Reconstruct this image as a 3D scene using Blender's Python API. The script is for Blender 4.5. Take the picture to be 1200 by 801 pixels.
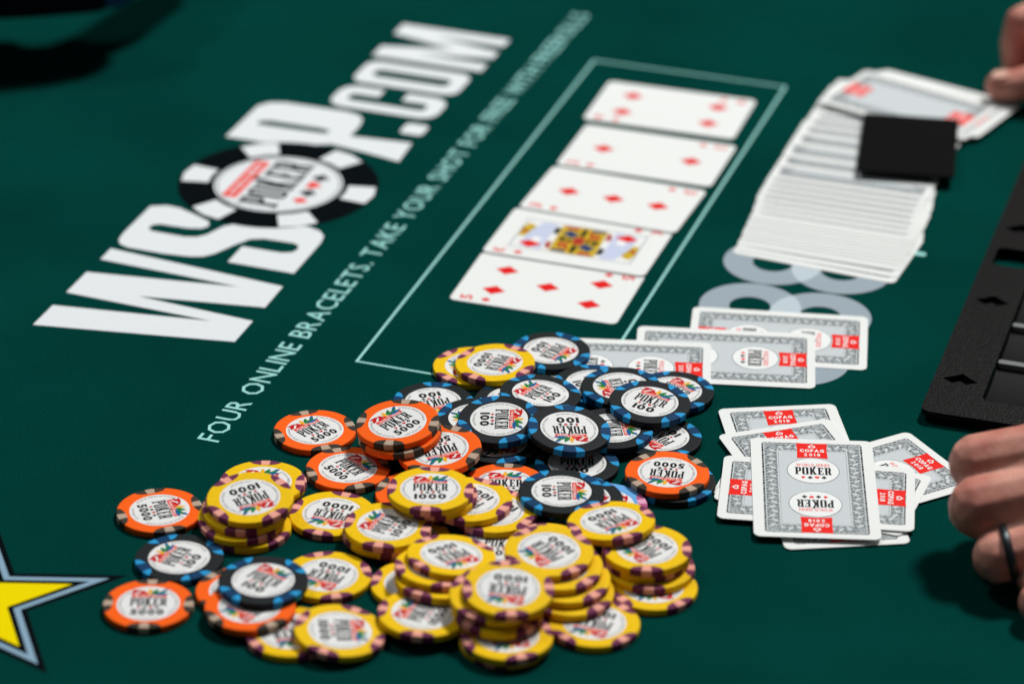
import bpy, bmesh, math, random
from mathutils import Vector, Matrix
from mathutils.geometry import tessellate_polygon
for _o in list(bpy.data.objects): bpy.data.objects.remove(_o)
SC = bpy.context.scene
COL = SC.collection
MM = 0.001
random.seed(7)

# ---------------------------------------------------------------- camera
F_PX, PITCH, ROLL, CAM_H, CAM_Y = 3815.733, 0.4889747, 0.0120182, 763.635, -1450.0
_F = Vector((0, math.cos(PITCH), -math.sin(PITCH))); _R0 = Vector((1, 0, 0)); _U0 = _R0.cross(_F)
_R = math.cos(ROLL)*_R0 + math.sin(ROLL)*_U0; _U = -math.sin(ROLL)*_R0 + math.cos(ROLL)*_U0
cam_d = bpy.data.cameras.new('camera'); cam = bpy.data.objects.new('camera', cam_d); COL.objects.link(cam)
m4 = Matrix.Identity(4)
for i in range(3):
    m4[i][0] = _R[i]; m4[i][1] = _U[i]; m4[i][2] = -_F[i]
m4[0][3], m4[1][3], m4[2][3] = 0, CAM_Y*MM, CAM_H*MM
cam.matrix_world = m4
cam_d.sensor_width = 36.0; cam_d.lens = F_PX/1200*36
cam_d.clip_start = 0.05; cam_d.clip_end = 50
cam_d.dof.use_dof = True; cam_d.dof.focus_distance = 1.530; cam_d.dof.aperture_fstop = 4.9
cam_d.dof.aperture_blades = 9
SC.camera = cam
def at(px, py, z=0.0):
    """point (mm) on the level z of the table under photo pixel px,py"""
    d = _F + (px-600)/F_PX*_R - (py-400.5)/F_PX*_U
    t = (z-CAM_H)/d.z
    return Vector((d.x*t, CAM_Y + d.y*t, z))

# ---------------------------------------------------------------- world and lamps
w = bpy.data.worlds.new('World'); SC.world = w; w.use_nodes = True
w.node_tree.nodes['Background'].inputs[0].default_value = (0.80, 0.92, 1.0, 1)
w.node_tree.nodes['Background'].inputs[1].default_value = 0.07
def area(name, loc, target, power, size, col):
    d = bpy.data.lights.new(name, 'AREA'); d.shape = 'DISK'; d.size = size; d.energy = power; d.color = col
    o = bpy.data.objects.new(name, d); COL.objects.link(o); o.location = loc
    o.rotation_euler = (Vector(target)-Vector(loc)).to_track_quat('-Z', 'Y').to_euler()
    return o
area('table_lamp_key', (1.9, 2.3, 4.7), (0, -0.05, 0), 316.0, 0.84, (1.0, 0.985, 0.965))
area('table_lamp_second', (-2.5, 1.5, 4.8), (0, -0.05, 0), 60.0, 1.0, (0.93, 0.97, 1.0))
SC.view_settings.view_transform = 'Standard'; SC.view_settings.look = 'None'
SC.view_settings.exposure = 0.0; SC.view_settings.gamma = 1.0; SC.view_settings.use_curve_mapping = False
SC.render.engine = 'CYCLES'
SC.cycles.max_bounces = 6

# ---------------------------------------------------------------- materials
def lin(c): return c/12.92 if c <= 0.04045 else ((c+0.055)/1.055)**2.4
def rgb(r, g, b): return (lin(r/255), lin(g/255), lin(b/255), 1)
MATS = {}
def mat(name, col, rough=0.5, spec=0.4, noise=0.0, nscale=400.0, bump=0.0, bscale=1500.0, metal=0.0, sheen=0.0, coat=0.0, sss=0.0):
    if name in MATS: return MATS[name]
    m = bpy.data.materials.new(name); m.use_nodes = True; nt = m.node_tree; b = nt.nodes['Principled BSDF']
    b.inputs['Base Color'].default_value = col; b.inputs['Roughness'].default_value = rough
    b.inputs['Specular IOR Level'].default_value = spec; b.inputs['Metallic'].default_value = metal
    b.inputs['Sheen Weight'].default_value = sheen; b.inputs['Coat Weight'].default_value = coat
    tc = nt.nodes.new('ShaderNodeTexCoord')
    if noise:
        n = nt.nodes.new('ShaderNodeTexNoise'); n.inputs['Scale'].default_value = nscale; n.inputs['Detail'].default_value = 4
        nt.links.new(tc.outputs['Object'], n.inputs['Vector'])
        r = nt.nodes.new('ShaderNodeMapRange'); r.inputs[1].default_value = 0.25; r.inputs[2].default_value = 0.75
        r.inputs[3].default_value = 1-noise; r.inputs[4].default_value = 1+noise
        nt.links.new(n.outputs['Fac'], r.inputs[0])
        mx = nt.nodes.new('ShaderNodeVectorMath'); mx.operation = 'SCALE'
        mx.inputs[0].default_value = col[:3]; nt.links.new(r.outputs[0], mx.inputs['Scale'])
        nt.links.new(mx.outputs[0], b.inputs['Base Color'])
    if bump:
        n2 = nt.nodes.new('ShaderNodeTexNoise'); n2.inputs['Scale'].default_value = bscale; n2.inputs['Detail'].default_value = 3
        nt.links.new(tc.outputs['Object'], n2.inputs['Vector'])
        bp = nt.nodes.new('ShaderNodeBump'); bp.inputs['Strength'].default_value = bump; bp.inputs['Distance'].default_value = 0.0003
        nt.links.new(n2.outputs['Fac'], bp.inputs['Height']); nt.links.new(bp.outputs[0], b.inputs['Normal'])
    MATS[name] = m
    return m
def felt_material():
    m = bpy.data.materials.new('felt'); m.use_nodes = True; nt = m.node_tree; b = nt.nodes['Principled BSDF']
    tc = nt.nodes.new('ShaderNodeTexCoord')
    n = nt.nodes.new('ShaderNodeTexNoise'); n.inputs['Scale'].default_value = 9; n.inputs['Detail'].default_value = 5
    f = nt.nodes.new('ShaderNodeTexNoise'); f.inputs['Scale'].default_value = 1300; f.inputs['Detail'].default_value = 3
    nt.links.new(tc.outputs['Object'], n.inputs['Vector']); nt.links.new(tc.outputs['Object'], f.inputs['Vector'])
    cr = nt.nodes.new('ShaderNodeValToRGB')
    cr.color_ramp.elements[0].position = 0.3; cr.color_ramp.elements[0].color = rgb(4, 52, 47)
    cr.color_ramp.elements[1].position = 0.7; cr.color_ramp.elements[1].color = rgb(4, 61, 55)
    nt.links.new(n.outputs['Fac'], cr.inputs[0])
    r = nt.nodes.new('ShaderNodeMapRange'); r.inputs[1].default_value = 0.25; r.inputs[2].default_value = 0.75
    r.inputs[3].default_value = 0.62; r.inputs[4].default_value = 1.4
    nt.links.new(f.outputs['Fac'], r.inputs[0])
    mx = nt.nodes.new('ShaderNodeVectorMath'); mx.operation = 'SCALE'
    nt.links.new(cr.outputs[0], mx.inputs[0]); nt.links.new(r.outputs[0], mx.inputs['Scale'])
    nt.links.new(mx.outputs[0], b.inputs['Base Color'])
    b.inputs['Roughness'].default_value = 1.0; b.inputs['Specular IOR Level'].default_value = 0.0
    bp = nt.nodes.new('ShaderNodeBump'); bp.inputs['Strength'].default_value = 0.5; bp.inputs['Distance'].default_value = 0.0004
    nt.links.new(f.outputs['Fac'], bp.inputs['Height']); nt.links.new(bp.outputs[0], b.inputs['Normal'])
    return m
def ornament_material():
    """grey engraved scrollwork of the card-back frame"""
    m = bpy.data.materials.new('card_scrollwork'); m.use_nodes = True; nt = m.node_tree; b = nt.nodes['Principled BSDF']
    tc = nt.nodes.new('ShaderNodeTexCoord')
    n = nt.nodes.new('ShaderNodeTexVoronoi'); n.feature = 'F1'; n.inputs['Scale'].default_value = 300; n.inputs['Randomness'].default_value = 0.35
    dn = nt.nodes.new('ShaderNodeTexNoise'); dn.inputs['Scale'].default_value = 500; dn.inputs['Detail'].default_value = 1
    ds = nt.nodes.new('ShaderNodeVectorMath'); ds.operation = 'SCALE'; ds.inputs['Scale'].default_value = 0.0016
    da = nt.nodes.new('ShaderNodeVectorMath'); da.operation = 'ADD'
    nt.links.new(tc.outputs['Object'], dn.inputs['Vector']); nt.links.new(dn.outputs['Color'], ds.inputs[0])
    nt.links.new(tc.outputs['Object'], da.inputs[0]); nt.links.new(ds.outputs[0], da.inputs[1]); nt.links.new(da.outputs[0], n.inputs['Vector'])
    ml = nt.nodes.new('ShaderNodeMath'); ml.operation = 'MULTIPLY'; ml.inputs[1].default_value = 17.0
    nt.links.new(n.outputs['Distance'], ml.inputs[0])
    sn = nt.nodes.new('ShaderNodeMath'); sn.operation = 'SINE'; nt.links.new(ml.outputs[0], sn.inputs[0])
    cr = nt.nodes.new('ShaderNodeValToRGB')
    cr.color_ramp.elements[0].position = 0.30; cr.color_ramp.elements[0].color = rgb(136, 143, 145)
    cr.color_ramp.elements[1].position = 0.72; cr.color_ramp.elements[1].color = rgb(172, 178, 179)
    mr = nt.nodes.new('ShaderNodeMapRange'); mr.inputs[1].default_value = -1; mr.inputs[2].default_value = 1
    nt.links.new(sn.outputs[0], mr.inputs[0]); nt.links.new(mr.outputs[0], cr.inputs[0])
    nt.links.new(cr.outputs[0], b.inputs['Base Color']); b.inputs['Roughness'].default_value = 0.5; b.inputs['Specular IOR Level'].default_value = 0.15
    return m
def hatch_material():
    m = bpy.data.materials.new('card_hatching'); m.use_nodes = True; nt = m.node_tree; b = nt.nodes['Principled BSDF']
    tc = nt.nodes.new('ShaderNodeTexCoord')
    wv = nt.nodes.new('ShaderNodeTexWave'); wv.wave_type = 'BANDS'; wv.bands_direction = 'DIAGONAL'; wv.inputs['Scale'].default_value = 420
    nt.links.new(tc.outputs['Object'], wv.inputs['Vector'])
    cr = nt.nodes.new('ShaderNodeValToRGB')
    cr.color_ramp.elements[0].position = 0.15; cr.color_ramp.elements[0].color = rgb(194, 201, 204)
    cr.color_ramp.elements[1].position = 0.5; cr.color_ramp.elements[1].color = rgb(206, 212, 214)
    nt.links.new(wv.outputs['Fac'], cr.inputs[0]); nt.links.new(cr.outputs[0], b.inputs['Base Color'])
    b.inputs['Roughness'].default_value = 0.5; b.inputs['Specular IOR Level'].default_value = 0.15
    return m
FELT = felt_material()
M_PRINT = mat('felt_print_white', rgb(224, 228, 230), 1.0, 0.0, 0.05, 900, 0.3, 1500)
M_LINE = mat('felt_print_mint', rgb(156, 216, 209), 1.0, 0.0, 0.05, 900)
M_RING = mat('felt_print_grey_blue', rgb(154, 167, 176), 1.0, 0.0, 0.05, 900)
M_RINGL = mat('felt_print_pale_grey', rgb(188, 201, 208), 1.0, 0.0, 0.05, 900)
M_FBLACK = mat('felt_print_black', rgb(12, 17, 20), 1.0, 0.0)
M_FRED = mat('felt_print_red', rgb(235, 62, 50), 1.0, 0.0)
M_FYEL = mat('felt_print_yellow', rgb(240, 216, 8), 1.0, 0.0, 0.05, 900)
M_FSTEEL = mat('felt_print_steel', rgb(136, 166, 186), 1.0, 0.0, 0.05, 900)
M_CARD = mat('card_stock_white', rgb(234, 236, 233), 0.5, 0.2)
M_CARDRED = mat('card_red_ink', rgb(226, 18, 16), 0.5, 0.15)
M_RIBBON = mat('ribbon_red_ink', rgb(238, 32, 20), 0.5, 0.15)
M_INK = mat('black_ink', rgb(16, 16, 18), 0.5, 0.15)
M_GREYINK = mat('grey_ink', rgb(92, 98, 100), 0.5, 0.15)
M_WHITEINK = mat('white_ink', rgb(238, 240, 238), 0.5, 0.15)
M_ORN = ornament_material(); M_ORNL = mat('scroll_light_ink', rgb(206, 211, 212), .5, .15); M_ORND = mat('scroll_dark_ink', rgb(100, 107, 109), .5, .15); M_HATCH = hatch_material()
M_CUT = mat('cut_card_black', rgb(9, 10, 9), 0.8, 0.05, 0.1, 300)
M_LABEL = mat('chip_label_white', rgb(230, 230, 228), 0.5, 0.2)
M_LBLACK = mat('chip_label_black_ink', rgb(18, 17, 18), 0.5, 0.15)
M_LRED = mat('chip_label_red_ink', rgb(226, 66, 42), 0.5, 0.15)
M_LDRED = mat('chip_label_crimson_ink', rgb(196, 20, 24), 0.5, 0.15)
M_LGREEN = mat('chip_label_green_ink', rgb(24, 120, 60), 0.5, 0.15)
M_LBLUE = mat('chip_label_blue_ink', rgb(22, 92, 150), 0.5, 0.15)
M_LYEL = mat('chip_label_yellow_ink', rgb(236, 176, 40), 0.5, 0.15)
M_LGREY = mat('chip_label_grey_ink', rgb(96, 96, 96), 0.5, 0.15)
CHIP = {
 'k': dict(body=mat('chip_clay_black', rgb(30, 34, 36), 0.6, 0.12, 0.16, 500, 0.25, 900), side=mat('chip_spot_cyan', rgb(36, 150, 208), 0.6, 0.12, 0.08, 500), mid=mat('chip_spot_navy', rgb(12, 58, 96), 0.6, 0.12, 0.1, 500), num='100'),
 'o': dict(body=mat('chip_clay_orange', rgb(250, 98, 14), 0.6, 0.12, 0.05, 500, 0.2, 900), side=mat('chip_spot_brown', rgb(62, 54, 46), 0.6, 0.12, 0.15, 500), mid=mat('chip_spot_tan', rgb(182, 160, 140), 0.6, 0.12, 0.1, 500), num='5000'),
 'y': dict(body=mat('chip_clay_yellow', rgb(239, 193, 2), 0.6, 0.12, 0.07, 500, 0.25, 900), side=mat('chip_spot_plum', rgb(112, 48, 80), 0.6, 0.12, 0.12, 500), mid=mat('chip_spot_pink', rgb(236, 164, 146), 0.6, 0.12, 0.08, 500), num='1000'),
 'c': dict(body=mat('chip_clay_light_blue', rgb(104, 168, 226), 0.6, 0.12, 0.06, 500, 0.2, 900), side=mat('chip_spot_rose', rgb(176, 84, 130), 0.6, 0.12, 0.1, 500), mid=mat('chip_spot_pale_rose', rgb(226, 160, 190), 0.6, 0.12, 0.08, 500), num='500'),
}

# ---------------------------------------------------------------- mesh helpers (all in mm)
def new_mesh(name, verts, faces, mats, idx=None, smooth=False):
    me = bpy.data.meshes.new(name)
    me.from_pydata([(v[0]*MM, v[1]*MM, (v[2] if len(v) > 2 else 0)*MM) for v in verts], [], faces)
    for m_ in mats: me.materials.append(m_)
    if idx: me.polygons.foreach_set('material_index', idx)
    if smooth: me.polygons.foreach_set('use_smooth', [True]*len(me.polygons))
    me.update()
    return me
def link(name, me, parent=None, mtx=None):
    o = bpy.data.objects.new(name, me); COL.objects.link(o)
    if parent is not None: o.parent = parent
    if mtx is not None: o.matrix_local = mtx
    return o
def tag(o, label=None, cat=None, group=None, kind=None):
    if label: o['label'] = label
    if cat: o['category'] = cat
    if group: o['group'] = group
    if kind: o['kind'] = kind
    return o
def thing(name, label, cat, mtx, group=None):
    o = bpy.data.objects.new(name, None); COL.objects.link(o); o.empty_display_size = 0.01
    o.matrix_world = mtx
    return tag(o, label, cat, group)
class Flat:
    """collects flat printed shapes (2-D loops with holes) at small heights"""
    def __init__(s): s.v = []; s.f = []; s.i = []; s.m = []
    def mi(s, m_):
        if m_ not in s.m: s.m.append(m_)
        return s.m.index(m_)
    def poly(s, loops, m_, z=0.0):
        if not isinstance(loops[0][0], (tuple, list, Vector)): loops = [loops]
        b = len(s.v); pts = [[Vector((p[0], p[1], 0)) for p in lp] for lp in loops]
        flat = [p for lp in pts for p in lp]
        for t in tessellate_polygon(pts):
            a, c, d = (flat[k] for k in t)
            cr = (c-a).cross(d-a).z
            if abs(cr) < 1e-9: continue
            s.f.append(tuple(b+k for k in (t if cr > 0 else t[::-1]))); s.i.append(s.mi(m_))
        s.v += [(p.x, p.y, z) for p in flat]
    def tris(s, v2, f, m_, z=0.0):
        b = len(s.v); s.v += [(p[0], p[1], z) for p in v2]
        for t in f: s.f.append(tuple(b+k for k in t)); s.i.append(s.mi(m_))
    def mesh(s, name): return new_mesh(name, s.v, s.f, s.m, s.i)
def circle(cx, cy, r, n=40, ry=None):
    ry = r if ry is None else ry
    return [(cx+r*math.cos(2*math.pi*k/n), cy+ry*math.sin(2*math.pi*k/n)) for k in range(n)]
def rect(x0, y0, x1, y1): return [(x0, y0), (x1, y0), (x1, y1), (x0, y1)]
def rrect(x0, y0, x1, y1, r, n=6):
    out = []
    for cx, cy, a0 in ((x1-r, y1-r, 0), (x0+r, y1-r, 90), (x0+r, y0+r, 180), (x1-r, y0+r, 270)):
        out += [(cx+r*math.cos(math.radians(a0+90*k/n)), cy+r*math.sin(math.radians(a0+90*k/n))) for k in range(n+1)]
    return out
# glyphs of the built-in font, cap height 1
_G = {}
def glyph(ch, bold):
    k = (ch, bold)
    if k in _G: return _G[k]
    c = bpy.data.curves.new('g', 'FONT'); c.body = ch; c.size = 1.0; c.resolution_u = 2; c.offset = bold; c.fill_mode = 'FRONT'
    o = bpy.data.objects.new('g', c); COL.objects.link(o)
    dg = bpy.context.evaluated_depsgraph_get(); e = o.evaluated_get(dg); me = e.to_mesh()
    v = [(p.co.x, p.co.y) for p in me.vertices]; f = [tuple(p.vertices) for p in me.polygons]
    e.to_mesh_clear(); bpy.data.objects.remove(o); bpy.data.curves.remove(c)
    _G[k] = (v, f)
    return _G[k]
def text_shape(txt, h, bold=0.0, space=0.12, width=None):
    """-> list of (verts2d, faces) per letter, starting at x 0, baseline y 0, cap height h"""
    hv = [p[1] for p in glyph('H', bold)[0]]; y0 = min(hv); k = h/(max(hv)-y0)
    x = 0.0; out = []
    for ch in txt:
        if ch == ' ': x += 0.30*h*1.1; continue
        v, f = glyph(ch, bold)
        if not v: continue
        mn = min(p[0] for p in v); mxx = max(p[0] for p in v)
        out.append(([((p[0]-mn)*k+x, (p[1]-y0)*k) for p in v], f))
        x += (mxx-mn)*k + space*h
    tot = x-space*h
    if width:
        q = width/tot; out = [([(p[0]*q, p[1]) for p in v], f) for v, f in out]; tot = width
    return out, tot
def add_text(fl, txt, cx, y, h, m_, z=0.0, bold=0.0, space=0.12, width=None, rot=0.0, ctr=True):
    ls, tot = text_shape(txt, h, bold, space, width); c, s_ = math.cos(rot), math.sin(rot)
    for v, f in ls:
        vv = [(p[0]-(tot/2 if ctr else 0), p[1]) for p in v]
        fl.tris([(cx+p[0]*c-p[1]*s_, y+p[0]*s_+p[1]*c) for p in vv], f, m_, z)
def arc_text(fl, txt, r, ang0, h, m_, z, inward=True):
    """letters set round a circle; centred on the angle ang0 (deg); inward False puts the feet outside"""
    ls, tot = text_shape(txt, h, 0.01, 0.22)
    for v, f in ls:
        mx = (min(p[0] for p in v)+max(p[0] for p in v))/2
        d = (mx-tot/2)/r
        a = math.radians(ang0) + (-d if inward else d)
        rot = a-math.pi/2 if inward else a+math.pi/2
        c, s_ = math.cos(rot), math.sin(rot); ox, oy = r*math.cos(a), r*math.sin(a)
        fl.tris([(ox+(p[0]-mx)*c-p[1]*s_, oy+(p[0]-mx)*s_+p[1]*c) for p in v], f, m_, z)
SLAB = {
 'P': (0.62, [[(0,0),(.35,0),(.35,.08),(.28,.08),(.28,.40),(.44,.40),(.6,.5),(.6,.9),(.5,1),(0,1),(0,.92),(.07,.92),(.07,.08),(0,.08)], [(.28,.50),(.37,.50),(.40,.56),(.40,.86),(.37,.91),(.28,.91)]]),
 'O': (0.62, [[(.1,0),(.5,0),(.6,.1),(.6,.9),(.5,1),(.1,1),(0,.9),(0,.1)], [(.22,.12),(.26,.08),(.34,.08),(.38,.12),(.38,.88),(.34,.92),(.26,.92),(.22,.88)]]),
 'K': (0.70, [[(0,0),(.32,0),(.32,.08),(.27,.08),(.27,.40),(.41,.08),(.37,.08),(.37,0),(.7,0),(.7,.08),(.64,.08),(.43,.55),(.62,1.08),(.68,1.08),(.68,1.16),(.4,1.16),(.4,1.08),(.43,1.08),(.27,.62),(.27,.92),(.32,.92),(.32,1),(0,1),(0,.92),(.06,.92),(.06,.08),(0,.08)]]),
 'E': (0.58, [[(0,0),(.56,0),(.56,.3),(.5,.3),(.46,.1),(.28,.1),(.28,.46),(.36,.46),(.38,.36),(.43,.36),(.43,.66),(.38,.66),(.36,.55),(.28,.55),(.28,.9),(.46,.9),(.5,.72),(.56,.72),(.56,1),(0,1),(0,.92),(.07,.92),(.07,.08),(0,.08)]]),
 'R': (0.68, [[(0,0),(.34,0),(.34,.08),(.28,.08),(.28,.42),(.34,.42),(.43,0),(.68,0),(.68,.08),(.63,.08),(.55,.46),(.61,.54),(.61,.9),(.51,1),(0,1),(0,.92),(.07,.92),(.07,.08),(0,.08)], [(.28,.52),(.37,.52),(.40,.57),(.40,.86),(.37,.91),(.28,.91)]]),
}
def add_poker(fl, cx, cy, w_, h, m_, z, flip=1):
    tot = sum(SLAB[c][0] for c in 'POKER')+0.07*4; x = 0
    for c in 'POKER':
        wd, loops = SLAB[c]
        fl.poly([[(cx+flip*((x+p[0])/tot-0.5)*w_, cy+flip*(p[1]-0.5)*h) for p in lp] for lp in loops], m_, z)
        x += wd+0.07
def suit(kind, cx, cy, s):
    if kind == 'd': return [(cx, cy-s), (cx+.78*s, cy), (cx, cy+s), (cx-.78*s, cy)]
    if kind == 'h': return [(cx, cy-s), (cx+.9*s, cy+.2*s), (cx+.75*s, cy+.8*s), (cx+.3*s, cy+.85*s), (cx, cy+.5*s), (cx-.3*s, cy+.85*s), (cx-.75*s, cy+.8*s), (cx-.9*s, cy+.2*s)]
    if kind == 's': return [(cx, cy+s), (cx-.9*s, cy-.2*s), (cx-.7*s, cy-.7*s), (cx-.15*s, cy-.5*s), (cx-.35*s, cy-s), (cx+.35*s, cy-s), (cx+.15*s, cy-.5*s), (cx+.7*s, cy-.7*s), (cx+.9*s, cy-.2*s)]
    return [(cx-.2*s, cy+s), (cx-.5*s, cy+.4*s), (cx-.9*s, cy+.2*s), (cx-.8*s, cy-.5*s), (cx-.15*s, cy-.4*s), (cx-.35*s, cy-s), (cx+.35*s, cy-s), (cx+.15*s, cy-.4*s), (cx+.8*s, cy-.5*s), (cx+.9*s, cy+.2*s), (cx+.5*s, cy+.4*s), (cx+.2*s, cy+s)]
def leaf(cx, cy, ln, wd, ang):
    a = math.radians(ang); c, s_ = math.cos(a), math.sin(a)
    return [(cx+x*ln*c-y*wd*s_, cy+x*ln*s_+y*wd*c) for x, y in ((0, 0), (.3, -.5), (.7, -.42), (1, .1), (.7, .42), (.3, .45))]
def prism(loop, z0, z1):
    n = len(loop); v = [(p[0], p[1], z0) for p in loop]+[(p[0], p[1], z1) for p in loop]
    f = [tuple(range(n-1, -1, -1)), tuple(range(n, 2*n))]+[(k, (k+1) % n, n+(k+1) % n, n+k) for k in range(n)]
    return v, f
def frame_mtx(x, y, z, rot_deg):
    return Matrix.Translation((x*MM, y*MM, z*MM)) @ Matrix.Rotation(math.radians(rot_deg), 4, 'Z')

# ---------------------------------------------------------------- the table and what is printed on its felt
nx, ny = 60, 50
X0, X1, Y0, Y1 = -1150, 1150, -620, 900
fv = [(X0+(X1-X0)*i/nx, Y0+(Y1-Y0)*j/ny, 0) for j in range(ny+1) for i in range(nx+1)]
ff = [(j*(nx+1)+i, j*(nx+1)+i+1, (j+1)*(nx+1)+i+1, (j+1)*(nx+1)+i) for j in range(ny) for i in range(nx)]
felt = tag(link('table_felt', new_mesh('table_felt', fv, ff, [FELT])), kind='structure')
felt['label'] = 'dark green poker table felt with printed lettering'
LOGO = frame_mtx(-138.19, -18.32, 0.12, 71.02)      # frame of the big lettering: x reads, y is up
LINV = LOGO.inverted()
def logo_xy(px, py):
    p = LINV @ (at(px, py)*MM); return (p.x*1000, p.y*1000)
def felt_part(name, loops, m_, z=0.0, mtx=LOGO):
    f = Flat(); f.poly(loops, m_, z); return link(name, f.mesh(name), felt, mtx)
felt_part('printed_letter', [(-18.6,102.2),(4.2,102.4),(16.3,20),(19.4,102.4),(43.9,102.7),(55.9,22),(59.8,102.5),(73.1,102.8),(64.2,1),(39.4,.4),(28.3,66.4),(23.6,.3),(0,0)], M_PRINT)
S_ = [(127,105),(131,97),(130.6,89.6),(126,78),(121,68),(116,65.5),(111.5,68),(109.5,75),(108.8,91),(106.5,94.3),(102.1,94.7),(99.6,91.4),(99.4,72),(101.5,66),(106,62.3),(118,58.2),(127,50),(132.5,40),(133.8,28),(133.4,14.9),(131,8),(126,3.5),(118,2),(79.9,1.5),(80.1,39),(99.6,39.2),(99.8,17),(102,12),(106,10.4),(110.5,11.5),(112.6,15),(112,32),(109,38.6),(99.4,43.8),(87,49),(81.5,53.5),(78.9,60),(77.2,75),(77.4,94.9),(79.5,100.5),(84,103.5),(92,104.6)]
felt_part('printed_letter', S_, M_PRINT)
P_ = [[(224.5,103.6),(225,66),(236,44),(232,20),(227.5,0),(253.2,2),(249.7,38),(265,38.2),(274,40),(279,45),(280.8,53),(280,90),(277,99),(270,103.6)], [(246.5,91.8),(247.2,94),(251,94.2),(253.6,88),(254,56),(252.5,51.5),(249.3,51.2),(247.8,55)]]
felt_part('printed_letter', P_, M_PRINT)
felt_part('printed_dot', rrect(264, .6, 278.3, 14.2, 3), M_PRINT)
C_ = [(317,28.5),(306.2,28.5),(306.2,14),(304,11.5),(299,11.5),(296.8,14),(296.8,57),(299,59.5),(304,59.5),(306.2,57),(306.2,43),(317,43),(317,60),(314,65.5),(308,68),(295,68),(289.5,65.5),(286.6,60),(286.6,10),(289.5,4.5),(295,2),(308,2),(314,4.5),(317,10)]
felt_part('printed_letter', C_, M_PRINT)
felt_part('printed_letter', [rrect(323, 2, 355.5, 67.5, 8), rrect(334, 11, 344.5, 58.5, 4)], M_PRINT)
felt_part('printed_letter', [(362.5,0),(374,0),(374,44),(383.4,0),(393.4,0),(403,44),(403,0),(414.5,0),(414.5,69),(398.5,69),(388.4,27),(378,69),(362.5,69)], M_PRINT)
# the chip drawn in place of the letter O
CX, CY = 177.0, 51.2
pc = link('printed_chip_emblem', None, felt, LOGO)
def pcp(name, loops, m_, z): 
    f = Flat(); f.poly(loops, m_, z); return link(name, f.mesh(name), pc)
pcp('emblem_ring', [circle(CX, CY, 55, 72), circle(CX, CY, 35.4, 64)], M_FBLACK, 0.05)
pcp('emblem_disc', circle(CX, CY, 35.3, 64), M_PRINT, 0.05)
pcp('emblem_outline', [circle(CX, CY, 34.0, 64), circle(CX, CY, 33.4, 64)], M_FBLACK, 0.09)
a0 = math.atan2(logo_xy(415, 227)[1]-CY, logo_xy(415, 227)[0]-CX)
for k in range(6):
    a = a0+k*math.pi/3; lo = []
    for r_, da in ((38.6, -.22), (38.6, 0), (38.6, .22), (53.6, .20), (54.6, 0), (53.6, -.20)):
        lo.append((CX+r_*math.cos(a+da), CY+r_*math.sin(a+da)))
    pcp('emblem_spot', lo, M_PRINT, 0.09)
f = Flat()
f.poly(rect(CX-24, CY+15, CX+24, CY+23.5), M_FRED, 0.09)
add_text(f, 'WORLD SERIES', CX, CY+17.2, 4.2, M_PRINT, 0.13, 0.02)
add_poker(f, CX, CY+1, 58, 22, M_FBLACK, 0.09)
for k, (s_, m_) in enumerate((('d', M_FRED), ('s', M_FBLACK), ('h', M_FRED), ('c', M_FBLACK))):
    f.poly(suit(s_, CX-15+10*k, CY-19, 4.8), m_, 0.09)
link('emblem_lettering', f.mesh('emblem_lettering'), pc)
# slogan, one part for each word
H_ = 11.0
probe, tot = text_shape('FOUR ONLINE BRACELETS.', H_, 0.004, 0.17)
q = 197.0/tot
xcur = -95.3
def slogan(words, x):
    for wd in words:
        ls, t_ = text_shape(wd, H_, 0.004, 0.17)
        f = Flat()
        for v, fc in ls: f.tris([(p[0]*q+x, p[1]-33.2) for p in v], fc, M_LINE)
        link('printed_word', f.mesh('printed_word'), felt, LOGO)
        x += (t_+0.30*H_*1.1+0.34*H_)*q
    return x
slogan('FOUR ONLINE BRACELETS.'.split(), -95.3)
slogan('TAKE YOUR SHOT FOR FREE WITH FREEROLLS'.split(), 112.0)
# box for the shared cards
bx0, by0, bx1, by1, bw = 0, -118.6, 401.5, 0, 1.4
BOX = LOGO @ frame_mtx(1.6, -63.8, 0, 1.0)
for lo in ([(bx0, by0), (bx1, by0), (bx1-bw, by0+bw), (bx0+bw, by0+bw)], [(bx1, by0), (bx1, by1), (bx1-bw, by1-bw), (bx1-bw, by0+bw)],
           [(bx1, by1), (bx0, by1), (bx0+bw, by1-bw), (bx1-bw, by1-bw)], [(bx0, by1), (bx0, by0), (bx0+bw, by0+bw), (bx0+bw, by1-bw)]):
    felt_part('box_line', lo, M_LINE, 0.0, BOX)
# the three figures eight made of rings
for (ax, ay), (cx, cy) in (((106.9,-21.1),(141.2,-30.5)), ((121.2,26.8),(156.3,16.7)), ((136.3,77.3),(171.4,67.8))):
    W0 = Matrix.Translation((0, 0, 0.1*MM))
    felt_part('printed_ring', [circle(ax, ay, 26.0, 56), circle(ax, ay, 10.6, 40)], M_RING, 0.0, W0)
    felt_part('printed_ring', [circle(cx, cy, 26.0, 56), circle(cx, cy, 10.6, 40)], M_RING, 0.05, W0)
    dx, dy = cx-ax, cy-ay; dd = math.hypot(dx, dy); th = math.acos(dd/2/26.0); b_ = math.atan2(dy, dx); lens = []
    for k in range(17): a = b_-th+2*th*k/16; lens.append((ax+26*math.cos(a), ay+26*math.sin(a)))
    for k in range(1, 16): a = b_+math.pi-th+2*th*k/16; lens.append((cx+26*math.cos(a), cy+26*math.sin(a)))
    felt_part('printed_overlap', lens, M_RINGL, 0.1, W0)
p = at(1075, 297)
felt_part('printed_mark', rrect(-2, -4.5, 2, 4.5, 1), M_LINE, 0, frame_mtx(p.x, p.y, 0.1, 71))
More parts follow.
